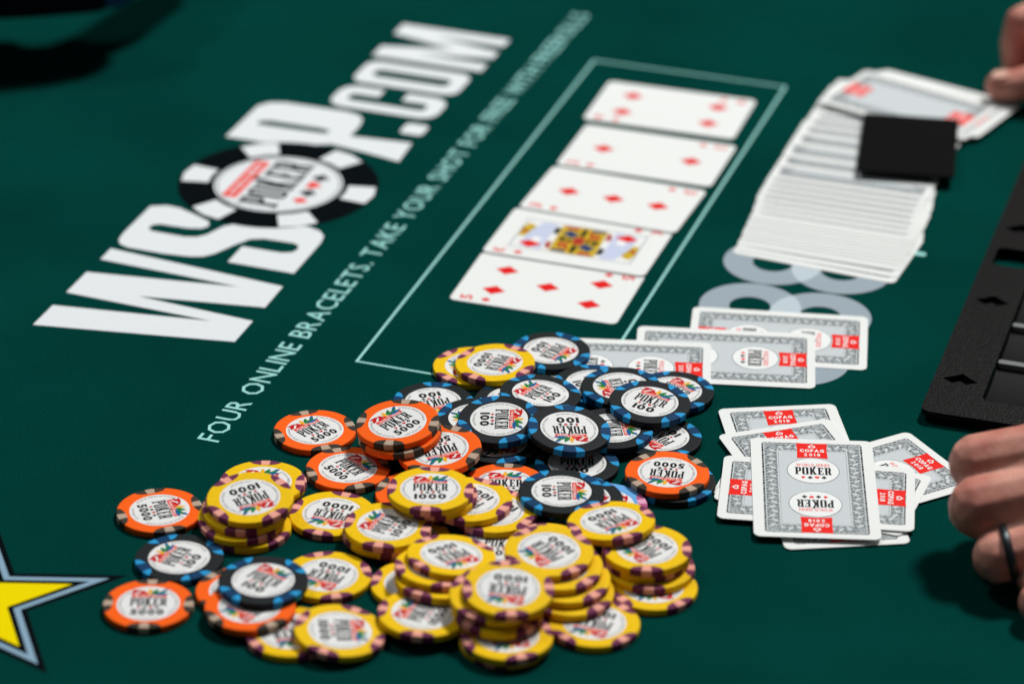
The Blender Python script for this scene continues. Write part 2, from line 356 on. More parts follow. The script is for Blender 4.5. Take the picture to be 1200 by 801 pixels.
# star emblem
star = link('printed_star', None, felt, frame_mtx(-233.1, -258.4, 0.1, 17.9))
def star_loop(R_): return [((R_ if k % 2 == 0 else R_*.39)*math.cos(math.radians(36*k)), (R_ if k % 2 == 0 else R_*.39)*math.sin(math.radians(36*k))) for k in range(10)]
for nm, a, b_, m_ in (('star_shadow', 69, 60.9, M_FBLACK), ('star_band', 60.8, 52.1, M_FSTEEL), ('star_outline', 52, 44.6, M_FBLACK)):
    f = Flat(); f.poly([star_loop(a), star_loop(b_)], m_); link(nm, f.mesh(nm), star)
f = Flat(); f.poly(star_loop(44.5), M_FYEL); 
SI = (felt.matrix_world @ star.matrix_local).inverted()
f.poly([((SI @ (at(a, b)*MM)).x*1000, (SI @ (at(a, b)*MM)).y*1000) for a, b in ((-30, 694), (-30, 699), (2, 694.5), (10, 691.5), (11, 689.5), (3, 690.5))], M_FBLACK, .05)
link('star_face', f.mesh('star_face'), star)

# ---------------------------------------------------------------- poker chips
CR, CT = 19.5, 3.3
def chip_body_mesh(kind):
    prof = [(0, -.12), (13.7, -.12), (13.85, -.05), (14.0, -.12), (14.35, -.12), (14.5, 0), (18.95, 0), (19.3, -.1), (19.5, -.4), (19.5, -1.2), (19.5, -2.1), (19.5, -2.9), (19.3, -3.2), (18.9, -3.3), (0, -3.3)]
    n = 72; v = [(0, 0, prof[0][1])]
    for r, z in prof[1:-1]:
        v += [(r*math.cos(2*math.pi*k/n), r*math.sin(2*math.pi*k/n), z) for k in range(n)]
    v.append((0, 0, -3.3)); fs = []
    for k in range(n): fs.append((0, 1+k, 1+(k+1) % n))
    R_ = len(prof)-2
    for i in range(R_-1):
        for k in range(n):
            a = 1+i*n+k; b_ = 1+i*n+(k+1) % n
            fs.append((a, a+n, b_+n, b_))
    lb = 1+(R_-1)*n
    for k in range(n): fs.append((len(v)-1, lb+(k+1) % n, lb+k))
    me = new_mesh('chip_body', v, fs, [CHIP[kind]['body']])
    me.polygons.foreach_set('use_smooth', [abs(p.normal.z) < 0.95 for p in me.polygons]); return me
def spot_mesh(kind):
    tm = 22.0; th = [-22, -20, -17, -13.5, -10, -6.6, -3.3, 0, 3.3, 6.6, 10, 13.5, 17, 20, 22]; e = 0.035
    v = []; fs = []; mi = []; rows = 9
    for t in th:
        a = math.radians(t); d = (4.3 if kind == 'k' else 3.7)*math.sqrt(max(0, 1-(t/tm)**2))
        ri = 18.95-d
        for r, z in ((ri, e), ((ri+18.95)/2, e), (18.95, e), (19.3+e, -.1+e), (19.5+e, -.4), (19.5+e, -1.6), (19.5+e, -2.9), (19.3+e, -3.2), (18.9, -3.3-e)):
            v.append((r*math.cos(a), r*math.sin(a), z))
    for i in range(len(th)-1):
        tc_ = abs(th[i]+th[i+1])/2
        for j in range(rows-1):
            a = i*rows+j
            fs.append((a, a+1, a+rows+1, a+rows))
            mi.append(1 if tc_ < (8.5 if kind == 'k' else 6.7) else 0)
    me = new_mesh('edge_spot', v, fs, [CHIP[kind]['side'], CHIP[kind]['mid']], mi)
    return me
def label_meshes(kind):
    f = Flat(); f.poly(circle(0, 0, 13.62, 64), M_LABEL, 0.0); lab = f.mesh('chip_label')
    f = Flat()       # emblem: red swash and coloured leaves, banner, lettering, suits
    z1, z2 = 0.03, 0.05
    for lo, m_ in ((leaf(-7.4, 6.7, 5.0, 1.9, 48), M_LDRED), (leaf(-7.6, 9.9, 5.4, 1.5, -6), M_LDRED), (leaf(-4.8, 6.7, 3.6, 2.0, 20), M_LDRED), (leaf(-2.9, 6.8, 3.2, 1.9, 75), M_LDRED), (leaf(-2.2, 6.9, 3.0, 2.0, 24), M_LRED),
                   (leaf(-.2, 6.7, 4.6, 1.9, 84), M_LYEL), (leaf(.6, 6.8, 4.9, 1.9, 54), M_LGREEN), (leaf(1.2, 6.7, 6.0, 2.0, 22), M_LGREEN), (leaf(1.6, 6.6, 6.2, 1.8, 2), M_LBLUE), (leaf(4.6, 9.0, 3.2, 1.4, 28), M_LBLUE)):
        z1 += 0.004; f.poly([(p[0]*1.1, (p[1]-6.7)*1.02+7.25) for p in lo], m_, z1)
    f.poly([(-7.5, 4.9), (7.5, 4.9), (7.5, 7.15), (-7.5, 7.15)], M_LRED, 0.03)
    add_text(f, 'WORLD SERIES', 0, 5.4, 1.2, M_LABEL, 0.05, 0.02, width=12.6)
    add_poker(f, 0, 1.3, 16.0, 6.3, M_LBLACK, 0.03)
    for k, (s_, m_) in enumerate((('d', M_LDRED), ('s', M_LBLACK), ('h', M_LDRED), ('c', M_LBLACK))): f.poly(suit(s_, -3.9+2.6*k, -3.2, 1.05), m_, 0.03)
    logo = f.mesh('chip_logo')
    f = Flat(); num = CHIP[kind]['num']
    add_text(f, num, 0, -9.0, 4.5, M_LBLACK, 0.03, 0.045, 0.1, width=3.6*len(num))
    den = f.mesh('chip_denomination')
    f = Flat()
    arc_text(f, 'WORLD SERIES OF POKER', 11.7, 178, 1.0, M_LGREY, .03); arc_text(f, 'WORLD SERIES OF POKER', 11.7, 2, 1.0, M_LGREY, .03)
    arc_text(f, 'LAS VEGAS NV', 12.5, 270, 1.0, M_LGREY, .03, False)
    return lab, logo, den, f.mesh('chip_rim_text')
KIT = {k: (chip_body_mesh(k), spot_mesh(k))+label_meshes(k) for k in CHIP}
def place_chip(kind, x, y, z, n0, n1, rot, phase, label, group):
    n = Vector((n0, n1, math.sqrt(max(0, 1-n0*n0-n1*n1))))
    q_ = Vector((0, 0, 1)).rotation_difference(n).to_matrix().to_4x4()
    mtx = Matrix.Translation((x*MM, y*MM, z*MM)) @ q_ @ Matrix.Rotation(math.radians(rot), 4, 'Z')
    t = thing('poker_chip', label, 'poker chip', mtx, group)
    body, spot, lab, logo, den, rim = KIT[kind]
    link('chip_body', body, t)
    for k in range(4): link('edge_spot', spot, t, Matrix.Rotation(math.radians(phase-rot+90*k), 4, 'Z'))
    l_ = link('chip_label', lab, t, Matrix.Translation((0, 0, -.06*MM)))
    link('chip_logo', logo, l_); link('chip_denomination', den, l_); link('chip_rim_text', rim, l_)
    return t

# kind, top-face centre x y z (mm), tilt, turn of the label, turn of the edge spots, label
CHIPS = [
 ('k', -37.58, -82.61, 3.32, -0.0, -0.0, -163.5, 84.9, 'black 100 chip flat on felt at the left end of the black chips'),
 ('y', -19.11, -45.98, 3.32, -0.0, -0.0, -256.7, 46.0, 'yellow 1000 chip on felt half covered by another yellow chip at the back'),
 ('k', 39.81, -64.62, 4.38, -0.0, -0.0, -66.4, 87.9, 'black 100 chip peeking out under its neighbour before the left face-down card'),
 ('k', 78.51, -70.47, 4.38, -0.0, -0.0, -44.4, 25, 'black 100 chip farthest right, nearest the two face-down cards'),
 ('k', 70.6, -113.93, 3.32, -0.0, -0.0, -227.0, 20, 'black 100 chip on felt just behind the lone orange chip at right'),
 ('k', 1.56, -81.65, 3.9, -0.0138, -0.0263, -100.3, 30, 'black 100 chip mostly hidden, only a white sliver showing in front of the yellow pair'),
 ('k', 30.97, -139.68, 3.32, -0.0, -0.0, -0.7, 15, 'black 100 chip with upright print on felt behind the front black pair'),
 ('k', -5.87, -121.25, 3.32, -0.0, -0.0, -171.0, 20, 'black 100 chip in deep shadow beneath its overhanging neighbours'),
 ('k', 19.22, -31.32, 4.38, -0.0, -0.0, -122.5, 60, 'black 100 chip rearmost of all, right beside the yellow pair'),
 ('o', -92.69, -111.66, 3.32, -0.0, -0.0, 44.1, 20, 'orange 5000 chip alone on felt, leftmost in the back orange group'),
 ('o', -75.28, -146.72, 3.32, -0.0, -0.0, -50.4, 20, 'orange 5000 chip on felt in front of the orange pair, print sideways'),
 ('o', -42.22, -167.68, 3.32, -0.0, -0.0, 1.9, 70, 'orange 5000 chip mostly hidden behind a tilted yellow chip'),
 ('k', 75.2, -154.75, 3.32, -0.0, -0.0, -167.8, 40, 'black 100 chip under the lone orange chip near the cards'),
 ('o', -2.35, -160.24, 3.32, -0.0, -0.0, 0.4, 85, 'orange 5000 chip with upright print left of the front black pair'),
 ('o', -158.46, -186.5, 3.32, -0.0, -0.0, -71.1, 20, 'orange 5000 chip on felt left of the left yellow stack'),
 ('y', -113.08, -160.57, 3.32, -0.0, -0.0, 1.3, 7.3, 'yellow 1000 chip at the bottom of the pair behind the left yellow stack'),
 ('y', -117.57, -199.44, 3.32, -0.0, -0.0, -169.7, 54.7, 'yellow 1000 chip at the bottom of the left stack of four'),
 ('k', -145.77, -226.58, 3.32, -0.0, -0.0, 65.6, 30, 'black chip on felt between two orange chips at far left'),
 ('o', -155.44, -264.52, 3.32, -0.0, -0.0, 1.3, 0, 'orange 5000 chip nearest the printed star'),
 ('o', -116.6, -252.68, 3.32, -0.0, -0.0, -7.6, 50, 'orange 5000 chip mostly covered by the front left black chip'),
 ('y', -92.56, -285.06, 3.32, -0.0, -0.0, -164.0, 33.9, 'yellow 1000 chip half covered, at the front left below an orange chip'),
 ('y', -80.26, -187.58, 3.32, -0.0, -0.0, -197.1, 72.2, 'yellow 1000 chip alone on felt right of the left stack of four'),
 ('y', -79.68, -239.67, 3.32, -0.0, -0.0, -203.9, 15.7, 'yellow 1000 chip on felt right beside the front left black chip'),
 ('y', -40.96, -245.43, 3.32, -0.0, -0.0, -1.4, 78.4, 'yellow 1000 chip with only a white label patch showing between the yellow stacks'),
 ('y', -46.08, -206.64, 3.32, -0.0, -0.0, -171.8, 49.0, 'yellow 1000 chip at the bottom of the small stack in the middle left'),
 ('c', -3.47, -213.11, 3.32, -0.0, -0.0, -8.4, 81.2, 'light blue chip showing only a sliver between two yellow stacks'),
 ('c', 42.95, -176.94, 3.32, -0.0, -0.0, -88.7, 10, 'light blue chip with pink spots on felt behind a yellow chip'),
 ('y', 36.83, -274.94, 3.32, -0.0, -0.0, -198.1, 42.9, 'yellow 1000 chip on felt at the front right beside the tall front stack'),
 ('y', 62.74, -245.59, 3.32, -0.0, -0.0, -175.7, 38.7, 'yellow 1000 chip at the bottom of the rightmost yellow stack'),
 ('y', -1.39, -288.35, 3.32, -0.0, -0.0, -167.1, 71.0, 'yellow 1000 chip at the bottom of the tall front stack of five'),
 ('k', 47.6, -112.23, 6.65, -0.0, -0.0, -82.8, -30, 'black 100 chip with sideways print tucked under the top right black chip'),
 ('k', -16.15, -104.23, 6.81, -0.0063, -0.0063, -257.1, 65, 'black 100 chip peeking out left beneath a black chip with sideways print'),
 ('y', -8.22, -49.88, 7.45, -0.0398, 0.0063, -114.3, 55, 'yellow 1000 chip on top of the pair at the back of the pile'),
 ('k', 52.94, -73.06, 7.71, -0.0, -0.0, -255.0, 40, 'black 100 chip leaning between the rearmost chip and the top right chip'),
 ('k', 13.95, -83.33, 9.09, 0.0599, 0.0354, 57.2, 30, 'black 100 chip in the middle of the black heap, print tilted left'),
 ('k', -5.67, -114.03, 11.73, -0.0353, -0.1032, -91.2, 22, 'black 100 chip with sideways print on top at left of the black heap'),
 ('k', 27.27, -125.74, 13.84, 0.0771, -0.0771, -172.9, 0, 'black 100 chip with upside-down print on top at front of the black heap'),
 ('k', 66.03, -93.47, 10.76, 0.0272, -0.0397, -27.8, 37, 'black 100 chip on top at right of the black heap, print nearly upright'),
 ('o', -33.02, -141.35, 11.06, -0.0771, -0.0771, -162.6, -25, 'orange 5000 chip with upside-down print under the edge of the orange pair'),
 ('o', -51.99, -130.08, 13.78, -0.0875, -0.0667, 22.3, 15, 'orange 5000 chip at the bottom of the orange pair'),
 ('o', -52.94, -127.68, 17.21, -0.0875, -0.0667, 43.4, -11, 'orange 5000 chip on top of the orange pair'),
 ('o', 72.29, -152.96, 6.65, -0.0, -0.0, -188.9, 36, 'orange 5000 chip lying on a black chip near the face-down cards'),
 ('y', -113.57, -166.04, 6.65, -0.0, -0.0, 2.7, 88.6, 'yellow 1000 chip topping the pair behind the left yellow stack'),
 ('y', -120.29, -198.87, 8.51, -0.0177, -0.0932, -169.6, 33.3, 'yellow 1000 chip second from the bottom of the left stack of four'),
 ('y', -118.46, -196.53, 12.11, -0.0177, -0.0932, -169.7, 87.2, 'yellow 1000 chip third from the bottom of the left stack of four'),
 ('y', -116.57, -194.94, 15.64, -0.0177, -0.0932, -153.3, 42, 'yellow 1000 chip on top of the left stack of four'),
 ('o', -111.02, -270.56, 6.65, -0.0, -0.0, -215.8, 35, 'orange 5000 chip under the front left black chip, its front rim showing'),
 ('k', -106.43, -255.05, 9.98, -0.0, -0.0, -32.9, 40, 'black chip on top of the two front left orange chips'),
 ('y', -71.5, -288.42, 6.43, 0.1033, -0.0209, -81.6, -20, 'yellow 1000 chip lying at the front left edge of the yellow chips'),
 ('y', -36.55, -275.55, 7.45, 0.044, 0.022, 70.6, 83.6, 'yellow 1000 chip on felt in front of the stack of three, print sideways'),
 ('y', -54.95, -207.41, 6.65, -0.0, -0.0, -171.8, 16.0, 'yellow 1000 chip in the middle of the small stack at middle left'),
 ('y', -54.38, -207.75, 9.98, -0.0, -0.0, 65.8, -11, 'yellow 1000 chip on top of the small stack at middle left'),
 ('y', -7.18, -188.56, 6.65, -0.0, -0.0, -221.1, 54.8, 'yellow 1000 chip lowest of the fanned row left of the front black pair'),
 ('y', -18.42, -184.64, 9.98, -0.0, -0.0, -222.0, 63.4, 'yellow 1000 chip second of the fanned row left of the front black pair'),
 ('y', -34.21, -185.34, 13.31, -0.0, -0.0, -172.6, 84.9, 'yellow 1000 chip directly under the one with upright print in the fanned row'),
 ('y', -35.93, -187.24, 16.64, -0.0, -0.0, 1.0, -5, 'yellow 1000 chip with upright print topping the fanned row in the middle'),
 ('k', 31.86, -177.11, 6.65, -0.0, -0.0, -119.5, 60, 'black 100 chip at the bottom of the front black pair'),
 ('k', 23.28, -176.7, 9.98, -0.0, -0.0, -88.7, 40, 'black 100 chip on top of the front black pair'),
 ('y', 19.23, -219.35, 6.23, 0.1032, -0.0353, -171.3, 30, 'yellow 1000 chip showing its rear rim under the leaning right stack'),
 ('y', -30.25, -250.64, 9.5, 0.0617, 0.0876, -171.0, 59.9, 'yellow 1000 chip at the bottom of the stack of three at centre'),
 ('y', -30.38, -245.53, 12.41, 0.0617, 0.0876, -171.0, 12.0, 'yellow 1000 chip in the middle of the stack of three at centre'),
 ('y', -25.3, -240.43, 15.0, 0.0617, 0.0876, -141.7, 40, 'yellow 1000 chip on top of the stack of three at centre'),
 ('y', 26.02, -256.36, 7.81, 0.0252, -0.0535, -176.7, 44.8, 'yellow 1000 chip lowest in the leaning stack right of the tall front stack'),
 ('y', 24.52, -251.78, 11.43, 0.0252, -0.0535, -176.7, 44.4, 'yellow 1000 chip second lowest in the leaning stack right of the tall front stack'),
 ('y', 21.16, -247.27, 15.09, 0.0252, -0.0535, -176.6, 45.0, 'yellow 1000 chip second from top in the leaning stack right of the tall stack'),
 ('y', 17.19, -242.11, 18.8, 0.0252, -0.0535, -229.9, 37, 'yellow 1000 chip on top of the leaning stack right of the tall front stack'),
 ('y', 61.84, -234.2, 6.65, -0.0, -0.0, -175.7, 86.3, 'yellow 1000 chip second from the bottom of the rightmost yellow stack'),
 ('y', 60.0, -229.67, 9.98, -0.0, -0.0, -175.7, 31.5, 'yellow 1000 chip third from the bottom of the rightmost yellow stack'),
 ('y', 60.27, -230.08, 13.31, -0.0, -0.0, -228.6, -2, 'yellow 1000 chip on top of the rightmost yellow stack'),
 ('y', 44.85, -211.8, 16.04, -0.0667, 0.0875, -144.1, 22, 'yellow 1000 chip bridging the front black pair and the rightmost yellow stack'),
 ('y', -0.55, -290.64, 6.65, -0.0, -0.0, -167.2, 20.1, 'yellow 1000 chip second from the bottom of the tall front stack of five'),
 ('y', -4.83, -277.81, 11.93, 0.0827, -0.0543, -167.2, 47.0, 'yellow 1000 chip third from the bottom of the tall front stack of five'),
 ('y', -5.98, -274.9, 17.0, 0.0177, -0.0929, -167.2, 57.7, 'yellow 1000 chip second from top of the tall front stack of five'),
 ('y', -0.34, -275.19, 20.23, 0.0177, -0.0932, -187.6, 5, 'yellow 1000 chip on top of the tall front stack of five'),
]
CG = {'k': 'black chips of the pot', 'o': 'orange chips of the pot', 'y': 'yellow chips of the pot', 'c': 'light blue chips of the pot'}
for k_, x, y, z, n0, n1, th, ph, lb in CHIPS: place_chip(k_, x, y, z, n0, n1, th, ph, lb, CG[k_])

# ---------------------------------------------------------------- playing cards
CW, CH, CTK = 57.2, 88.9, 0.3
def card_body_mesh(m_, name='card_body'):
    v, f_ = prism(rrect(-CW/2, -CH/2, CW/2, CH/2, 3.4, 6), 0, CTK); return new_mesh(name, v, f_, [m_])
CARD_BODY = card_body_mesh(M_CARD); CUT_BODY = new_mesh('card_body', *prism(rrect(-26.8, -40, 26.8, 40, 2.0, 5), 0, .9), [M_CUT])
def back_meshes():
    ox, oy, ix, iy = 23.0, 40.0, 15.4, 32.6
    z = CTK+.02
    f = Flat(); f.poly([rect(-ox, -oy, ox, oy), rect(-ix, -iy, ix, iy)], M_ORN, z)
    f.poly([rect(-ix, -iy, ix, iy)], M_HATCH, z)
    # scrollwork: alternating curls and dots set round the frame
    def scroll(cx, cy, ang, k):
        s_ = 1 if k % 2 else -1
        def T(p): c_, n_ = math.cos(ang), math.sin(ang); return (cx+p[0]*c_-p[1]*n_, cy+p[0]*n_+p[1]*c_)
        for lo, m_, dz in ((leaf(-2.0, -2.2*s_, 4.2, 1.7, 48*s_), M_ORNL, .01), (leaf(.4, 2.4*s_, 2.6, 1.1, -40*s_), M_ORND, .014), (leaf(-1.9, 1.2*s_, 2.2, 1.0, 80*s_), M_ORND, .014), (circle(-.2, -2.3*s_, .62, 8), M_ORND, .014), (circle(1.2, -.6*s_, .45, 7), M_ORND, .018)):
            f.poly([T(p) for p in lo], m_, z+dz)
    nY, nX = 18, 9
    for k in range(nY):
        yy = -33.5+67.0*k/(nY-1)
        scroll(-(ox+ix)/2, yy, math.pi/2, k); scroll((ox+ix)/2, yy, -math.pi/2, k)
    for k in range(nX):
        xx = -15.0+30.0*k/(nX-1)
        scroll(xx, -(oy+iy)/2, 0, k); scroll(xx, (oy+iy)/2, math.pi, k)
    f.poly([rect(-ix-1.1, -iy-1.1, ix+1.1, iy+1.1), rect(-ix-.5, -iy-.5, ix+.5, iy+.5)], M_ORNL, z+.03)
    f.poly([rect(-ox+.35, -oy+.35, ox-.35, oy-.35), rect(-ox+.8, -oy+.8, ox-.8, oy-.8)], M_ORNL, z+.03)
    # thin dark keyline and the scalloped dark edge
    f.poly([rect(-ix-.25, -iy-.25, ix+.25, iy+.25), rect(-ix, -iy, ix, iy)], M_HATCH, z+.02)
    k = 0; y = -oy
    while y < oy-1:
        h = 2.1 if k % 2 else 3.0
        for sx in (-1, 1):
            lo = [(sx*(ox+.05), y+.2), (sx*(ox+.5), y+.2), (sx*(ox+.5), y+h-.1), (sx*(ox-.15), y+h-.1), (sx*(ox-.65), y+h*.55)]
            f.poly(lo if sx > 0 else lo[::-1], M_INK if k % 3 else M_GREYINK, z+.02)
        y += h; k += 1
    x = -ox; k = 0
    while x < ox-1:
        h = 2.3
        for sy in (-1, 1):
            lo = [(x+.2, sy*(oy+.05)), (x+.2, sy*(oy+.4)), (x+h, sy*(oy+.4)), (x+h, sy*(oy-.1)), (x+h*.5, sy*(oy-.5))]
            f.poly(lo if sy < 0 else lo[::-1], M_INK if k % 2 else M_GREYINK, z+.02)
        x += h; k += 1
    pat = f.mesh('back_pattern')
    rib = Flat(); z3 = z+.05          # ribbon at the upper end: swallow-tailed, with maker's lettering
    rib.poly([(-7.2, 40.6), (0, 39.9), (7.2, 40.6), (6.9, 33.5), (7.2, 26.4), (0, 27.2), (-7.2, 26.4), (-6.9, 33.5)], M_RIBBON, z3)
    rib.poly([[(0, 39.3), (-1.9, 37.4), (-1.1, 35.9), (0, 36.5), (1.1, 35.9), (1.9, 37.4)], [(0, 38.4), (1.1, 37.3), (.5, 36.6), (0, 37.1), (-.5, 36.6), (-1.1, 37.3)]], M_WHITEINK, z3+.02)
    add_text(rib, 'COPAG', 0, 32.2, 2.7, M_WHITEINK, z3+.02, 0.05, 0.16, width=11.4)
    add_text(rib, '2018', 0, 28.6, 2.4, M_WHITEINK, z3+.02, 0.03, 0.34, width=7.6)
    rm = rib.mesh('ribbon')
    ov = Flat(); c = 15.0; z4 = z+.08
    ov.poly(circle(0, c, 12.2, 48, 11.6), M_GREYINK, z4-.015)
    ov.poly(circle(0, c, 11.9, 48, 11.3), M_WHITEINK, z4)
    om = ov.mesh('oval')
    lt = Flat(); z5 = z4+.02
    add_text(lt, 'WORLD SERIES', 0, c+3.9, 2.5, M_RIBBON, z5, 0.012, 0.2, width=15.6)
    add_poker(lt, 0, c-.3, 17.0, 6.6, M_INK, z5)
    for k, (s_, m_) in enumerate((('d', M_RIBBON), ('s', M_INK), ('h', M_RIBBON), ('c', M_INK))): lt.poly(suit(s_, -4.8+3.2*k, c-6.2, 1.35), m_, z5)
    return pat, rm, om, lt.mesh('oval_lettering')
PAT, RIB, OVAL, OVLET = back_meshes()
TURN = Matrix.Rotation(math.pi, 4, 'Z')
def face_down(label, mtx, group=None, full=True):
    t = thing('playing_card', label, 'playing card', mtx, group)
    link('card_body', CARD_BODY, t); link('back_pattern', PAT, t)
    for r_ in (Matrix.Identity(4), TURN):
        link('ribbon', RIB, t, r_)
        if full: o = link('oval', OVAL, t, r_); link('oval_lettering', OVLET, o)
    return t
def pip_loop(s): return [(0, -s), (.42*s, -.45*s), (.78*s, 0), (.42*s, .45*s), (0, s), (-.42*s, .45*s), (-.78*s, 0), (-.42*s, -.45*s)]
_pf = Flat(); _pf.poly(pip_loop(6.3), M_CARDRED); PIP = _pf.mesh('pip')
def index_mesh(ch):
    f = Flat(); z = 0
    add_text(f, ch, -23.3, 33.2, 6.6, M_CARDRED, z, 0.02, width=5.0)
    f.poly([(-23.3+p[0]*.6, 26.2+p[1]*.6) for p in pip_loop(4.6)], M_CARDRED, z)
    return f.mesh('corner_index')
def face_up(label, mtx, rank, pips, court=False):
    t = thing('playing_card', label, 'playing card', mtx, 'five face-up cards in the printed box')
    link('card_body', CARD_BODY, t); up_ = Matrix.Translation((0, 0, (CTK+.03)*MM)); im = index_mesh(rank)
    for r_ in (Matrix.Identity(4), TURN): link('corner_index', im, t, up_ @ r_)
    for x, y in pips: link('pip', PIP, t, Matrix.Translation((x*MM, y*MM, (CTK+.03)*MM)))
    if court:
        z = CTK+.02; cb = mat('court_blue_ink', rgb(40, 62, 110), .4, .3); cl = mat('court_lilac_ink', rgb(200, 208, 232), .4, .3); cy = mat('court_gold_ink', rgb(206, 172, 24), .4, .3); cr_ = mat('court_red_ink', rgb(176, 52, 36), .4, .3)
        f = Flat(); f.poly([rect(-17.6, -33.5, 17.6, 33.5), rect(-17.2, -33.1, 17.2, 33.1)], cb, z); link('court_frame', f.mesh('court_frame'), t)
        f = Flat()
        f.poly([(-16, -13), (16, -12), (16.6, 0), (16, 13), (-16, 12), (-16.6, 0)], cy, z)
        f.poly([(-4, -3), (4, -3), (5, 0), (4, 3), (-4, 3), (-5, 0)], cr_, z+.02); f.poly([(-15, -1), (-6, -1.6), (-6, 1.6), (-15, 1)], M_INK, z+.02); f.poly([(15, -1), (15, 1), (6, 1.6), (6, -1.6)], M_INK, z+.02)
        for s_ in (1, -1):
            q_ = lambda pts: [(s_*a, s_*b) for a, b in pts]
            f.poly(q_([(-14, 12.5), (-5, 13), (-6, 16), (-13, 15)]), cr_, z); f.poly(q_([(4, 13), (13, 13), (12, 16), (5, 16)]), M_INK, z)
            f.poly(q_([(-12, 2), (-6, 5), (-2, 3), (-5, 10), (-10, 9)]), cr_, z+.02); f.poly(q_([(2, 4), (8, 2), (11, 8), (6, 11)]), cb, z+.02); f.poly(q_([(-3, 9), (0, 6), (3, 9), (0, 11.5)]), M_INK, z+.02)
            f.poly(q_([(-15.5, 3), (-12.5, 4), (-13, 11), (-15.5, 11)]), cb, z+.02); f.poly(q_([(12, 3), (15.6, 4), (15.2, 11.5), (12.5, 10)]), cr_, z+.02); f.poly(q_([(-2, 4), (1.5, 4), (1, 6), (-1.5, 6)]), M_INK, z+.02)
            f.poly(q_([(-8.5, 4.8), (-7, 6), (-8, 8), (-9.4, 7.4)]), M_LYEL, z+.04)
            f.poly(q_([(-16.4, 16.3), (16.4, 16.3), (15.5, 24), (6, 27.5), (-3.5, 29), (-15, 28)]), cl, z); f.poly(q_([(-9, 20), (-3, 19), (-2, 24), (-7, 25)]), M_WHITEINK, z+.02)
            f.poly(q_([(-3, 29.2), (10, 26), (13, 31), (8, 33), (-4, 32.6)]), cy, z); f.poly(q_([(1, 29.4), (4, 28.7), (5, 32.4), (2, 32.4)]), cr_, z+.02)
        link('court_figure', f.mesh('court_figure'), t)
    return t
def fit(corners, long_x=True):
    """centre and angle from measured corner points TL, TR, BR, BL (None when hidden); the TL-TR side is the long one if long_x"""
    wd, ht = (CH, CW) if long_x else (CW, CH)
    tl, tr, br, bl = corners
    e = (tr-tl).normalized(); n = Vector((-e.y, e.x, 0))
    cs = []
    for p_, sx, sy in ((tl, .5, -.5), (tr, -.5, -.5), (br, -.5, .5), (bl, .5, .5)):
        if p_ is not None: cs.append(p_+e*wd*sx+n*ht*sy)
    c = sum(cs, Vector((0, 0, 0)))/len(cs)
    return c.x, c.y, math.degrees(math.atan2(e.y, e.x))
def px4(z, *pts): return [None if p_ is None else at(p_[0], p_[1], z) for p_ in pts]
Y_ = -1450
def land(x, y, ang, z): return frame_mtx(x, y, z, ang-90)          # landscape card: its head to the right
x3, y3, a3 = fit(px4(.6, (651, 196.5), (825, 225), None, (609, 243)))
xk, yk, ak = fit(px4(.6, (601.5, 244.5), (789, 273), (756, 322.5), (567, 295.5)))
IX = [(-11.8, 25.5), (11.8, 25.5), (-11.8, -25.5), (11.8, -25.5)]
face_up('four of diamonds, face up at the far end of the printed box', land(89.67, 1721.61+Y_, -16.94, .2), '4', IX)
face_up('two of diamonds, face up, second from the far end of the box', land(74.39, 1658.77+Y_, -17.97, .2), '2', [(0, 25.5), (0, -25.5)])
face_up('three of diamonds, face up in the middle of the row', land(x3, y3, a3, 1.15) @ Matrix.Rotation(math.radians(-.45), 4, 'Y'), '3', [(0, 25.5), (0, 0), (0, -25.5)])
face_up('king of diamonds, face-up court card with gold figure', land(xk, yk, ak, .75) @ Matrix.Rotation(math.radians(-.6), 4, 'Y'), 'K', [(-11, 23.5), (11, -23.5)], True)
face_up('five of diamonds, face up at the near end of the printed box', land(18.13, 1494.84+Y_, -16.99, .12), '5', IX+[(0, 0)])
g3 = 'three face-down cards beside the chips'
face_down('face-down card rearmost of the overlapping three beside the chips', land(133.47, 1442.29+Y_, -5.89, .1), g3)
face_down('face-down card in the middle of the overlapping three beside the chips', land(105.65, 1421.08+Y_, -4.15, .42), g3)
tr = at(833.4, 401.7, 1.0); a_ = math.radians(-3.0); e_ = Vector((math.cos(a_), math.sin(a_), 0)); n_ = Vector((-e_.y, e_.x, 0)); c_ = tr-e_*CH/2-n_*CW/2
face_down('face-down card partly buried under the black chips', land(c_.x, c_.y, -3.0, .74), g3)
# loose pile at the right: cards given by the two ends of one short or long side
def by_edge(a, b_, edge, z):
    A, B = at(a[0], a[1], z), at(b_[0], b_[1], z); d = (B-A).normalized(); m_ = (A+B)/2
    if edge == 'T': ang = math.atan2(d.y, d.x); off = Vector((d.y, -d.x, 0))*CH/2
    elif edge == 'B': ang = math.atan2(d.y, d.x); off = Vector((-d.y, d.x, 0))*CH/2
    c = m_+off
    return frame_mtx(c.x, c.y, z, math.degrees(ang))
gp = 'face-down cards in the loose pile beside the hand'
def Zc(x, y): return (830+x/4, 460+y/4)
pile = [
 ('face-down card at the bottom of the loose pile, one corner poking out left', None),
 ('face-down card whose near edge sticks out below the top card of the pile', ('B', Zc(355, 737), Zc(957, 706))),
 ('face-down card slanting out right of the pile towards the hand', None),
 ('face-down card with a rotated corner right of the pile, under the sideways card', None),
 ('face-down card at the back of the loose pile, ribbon upright', ('T', Zc(43, 78), Zc(593, 54))),
 ('face-down card tilted left, second from the back of the loose pile', ('T', Zc(43, 200), Zc(567, 122))),
 ('face-down card lying sideways across the loose pile', None),
 ('face-down card on top of the loose pile, both ovals in full view', None)]
zz = [.2, .55, .9, 1.25, 1.6, 1.95, 2.3, 2.9]
for (lb, e_), z in zip(pile, zz):
    if e_: face_down(lb, by_edge(e_[1], e_[2], e_[0], z), gp)
p = at(*Zc(470, 455), zz[0]); 
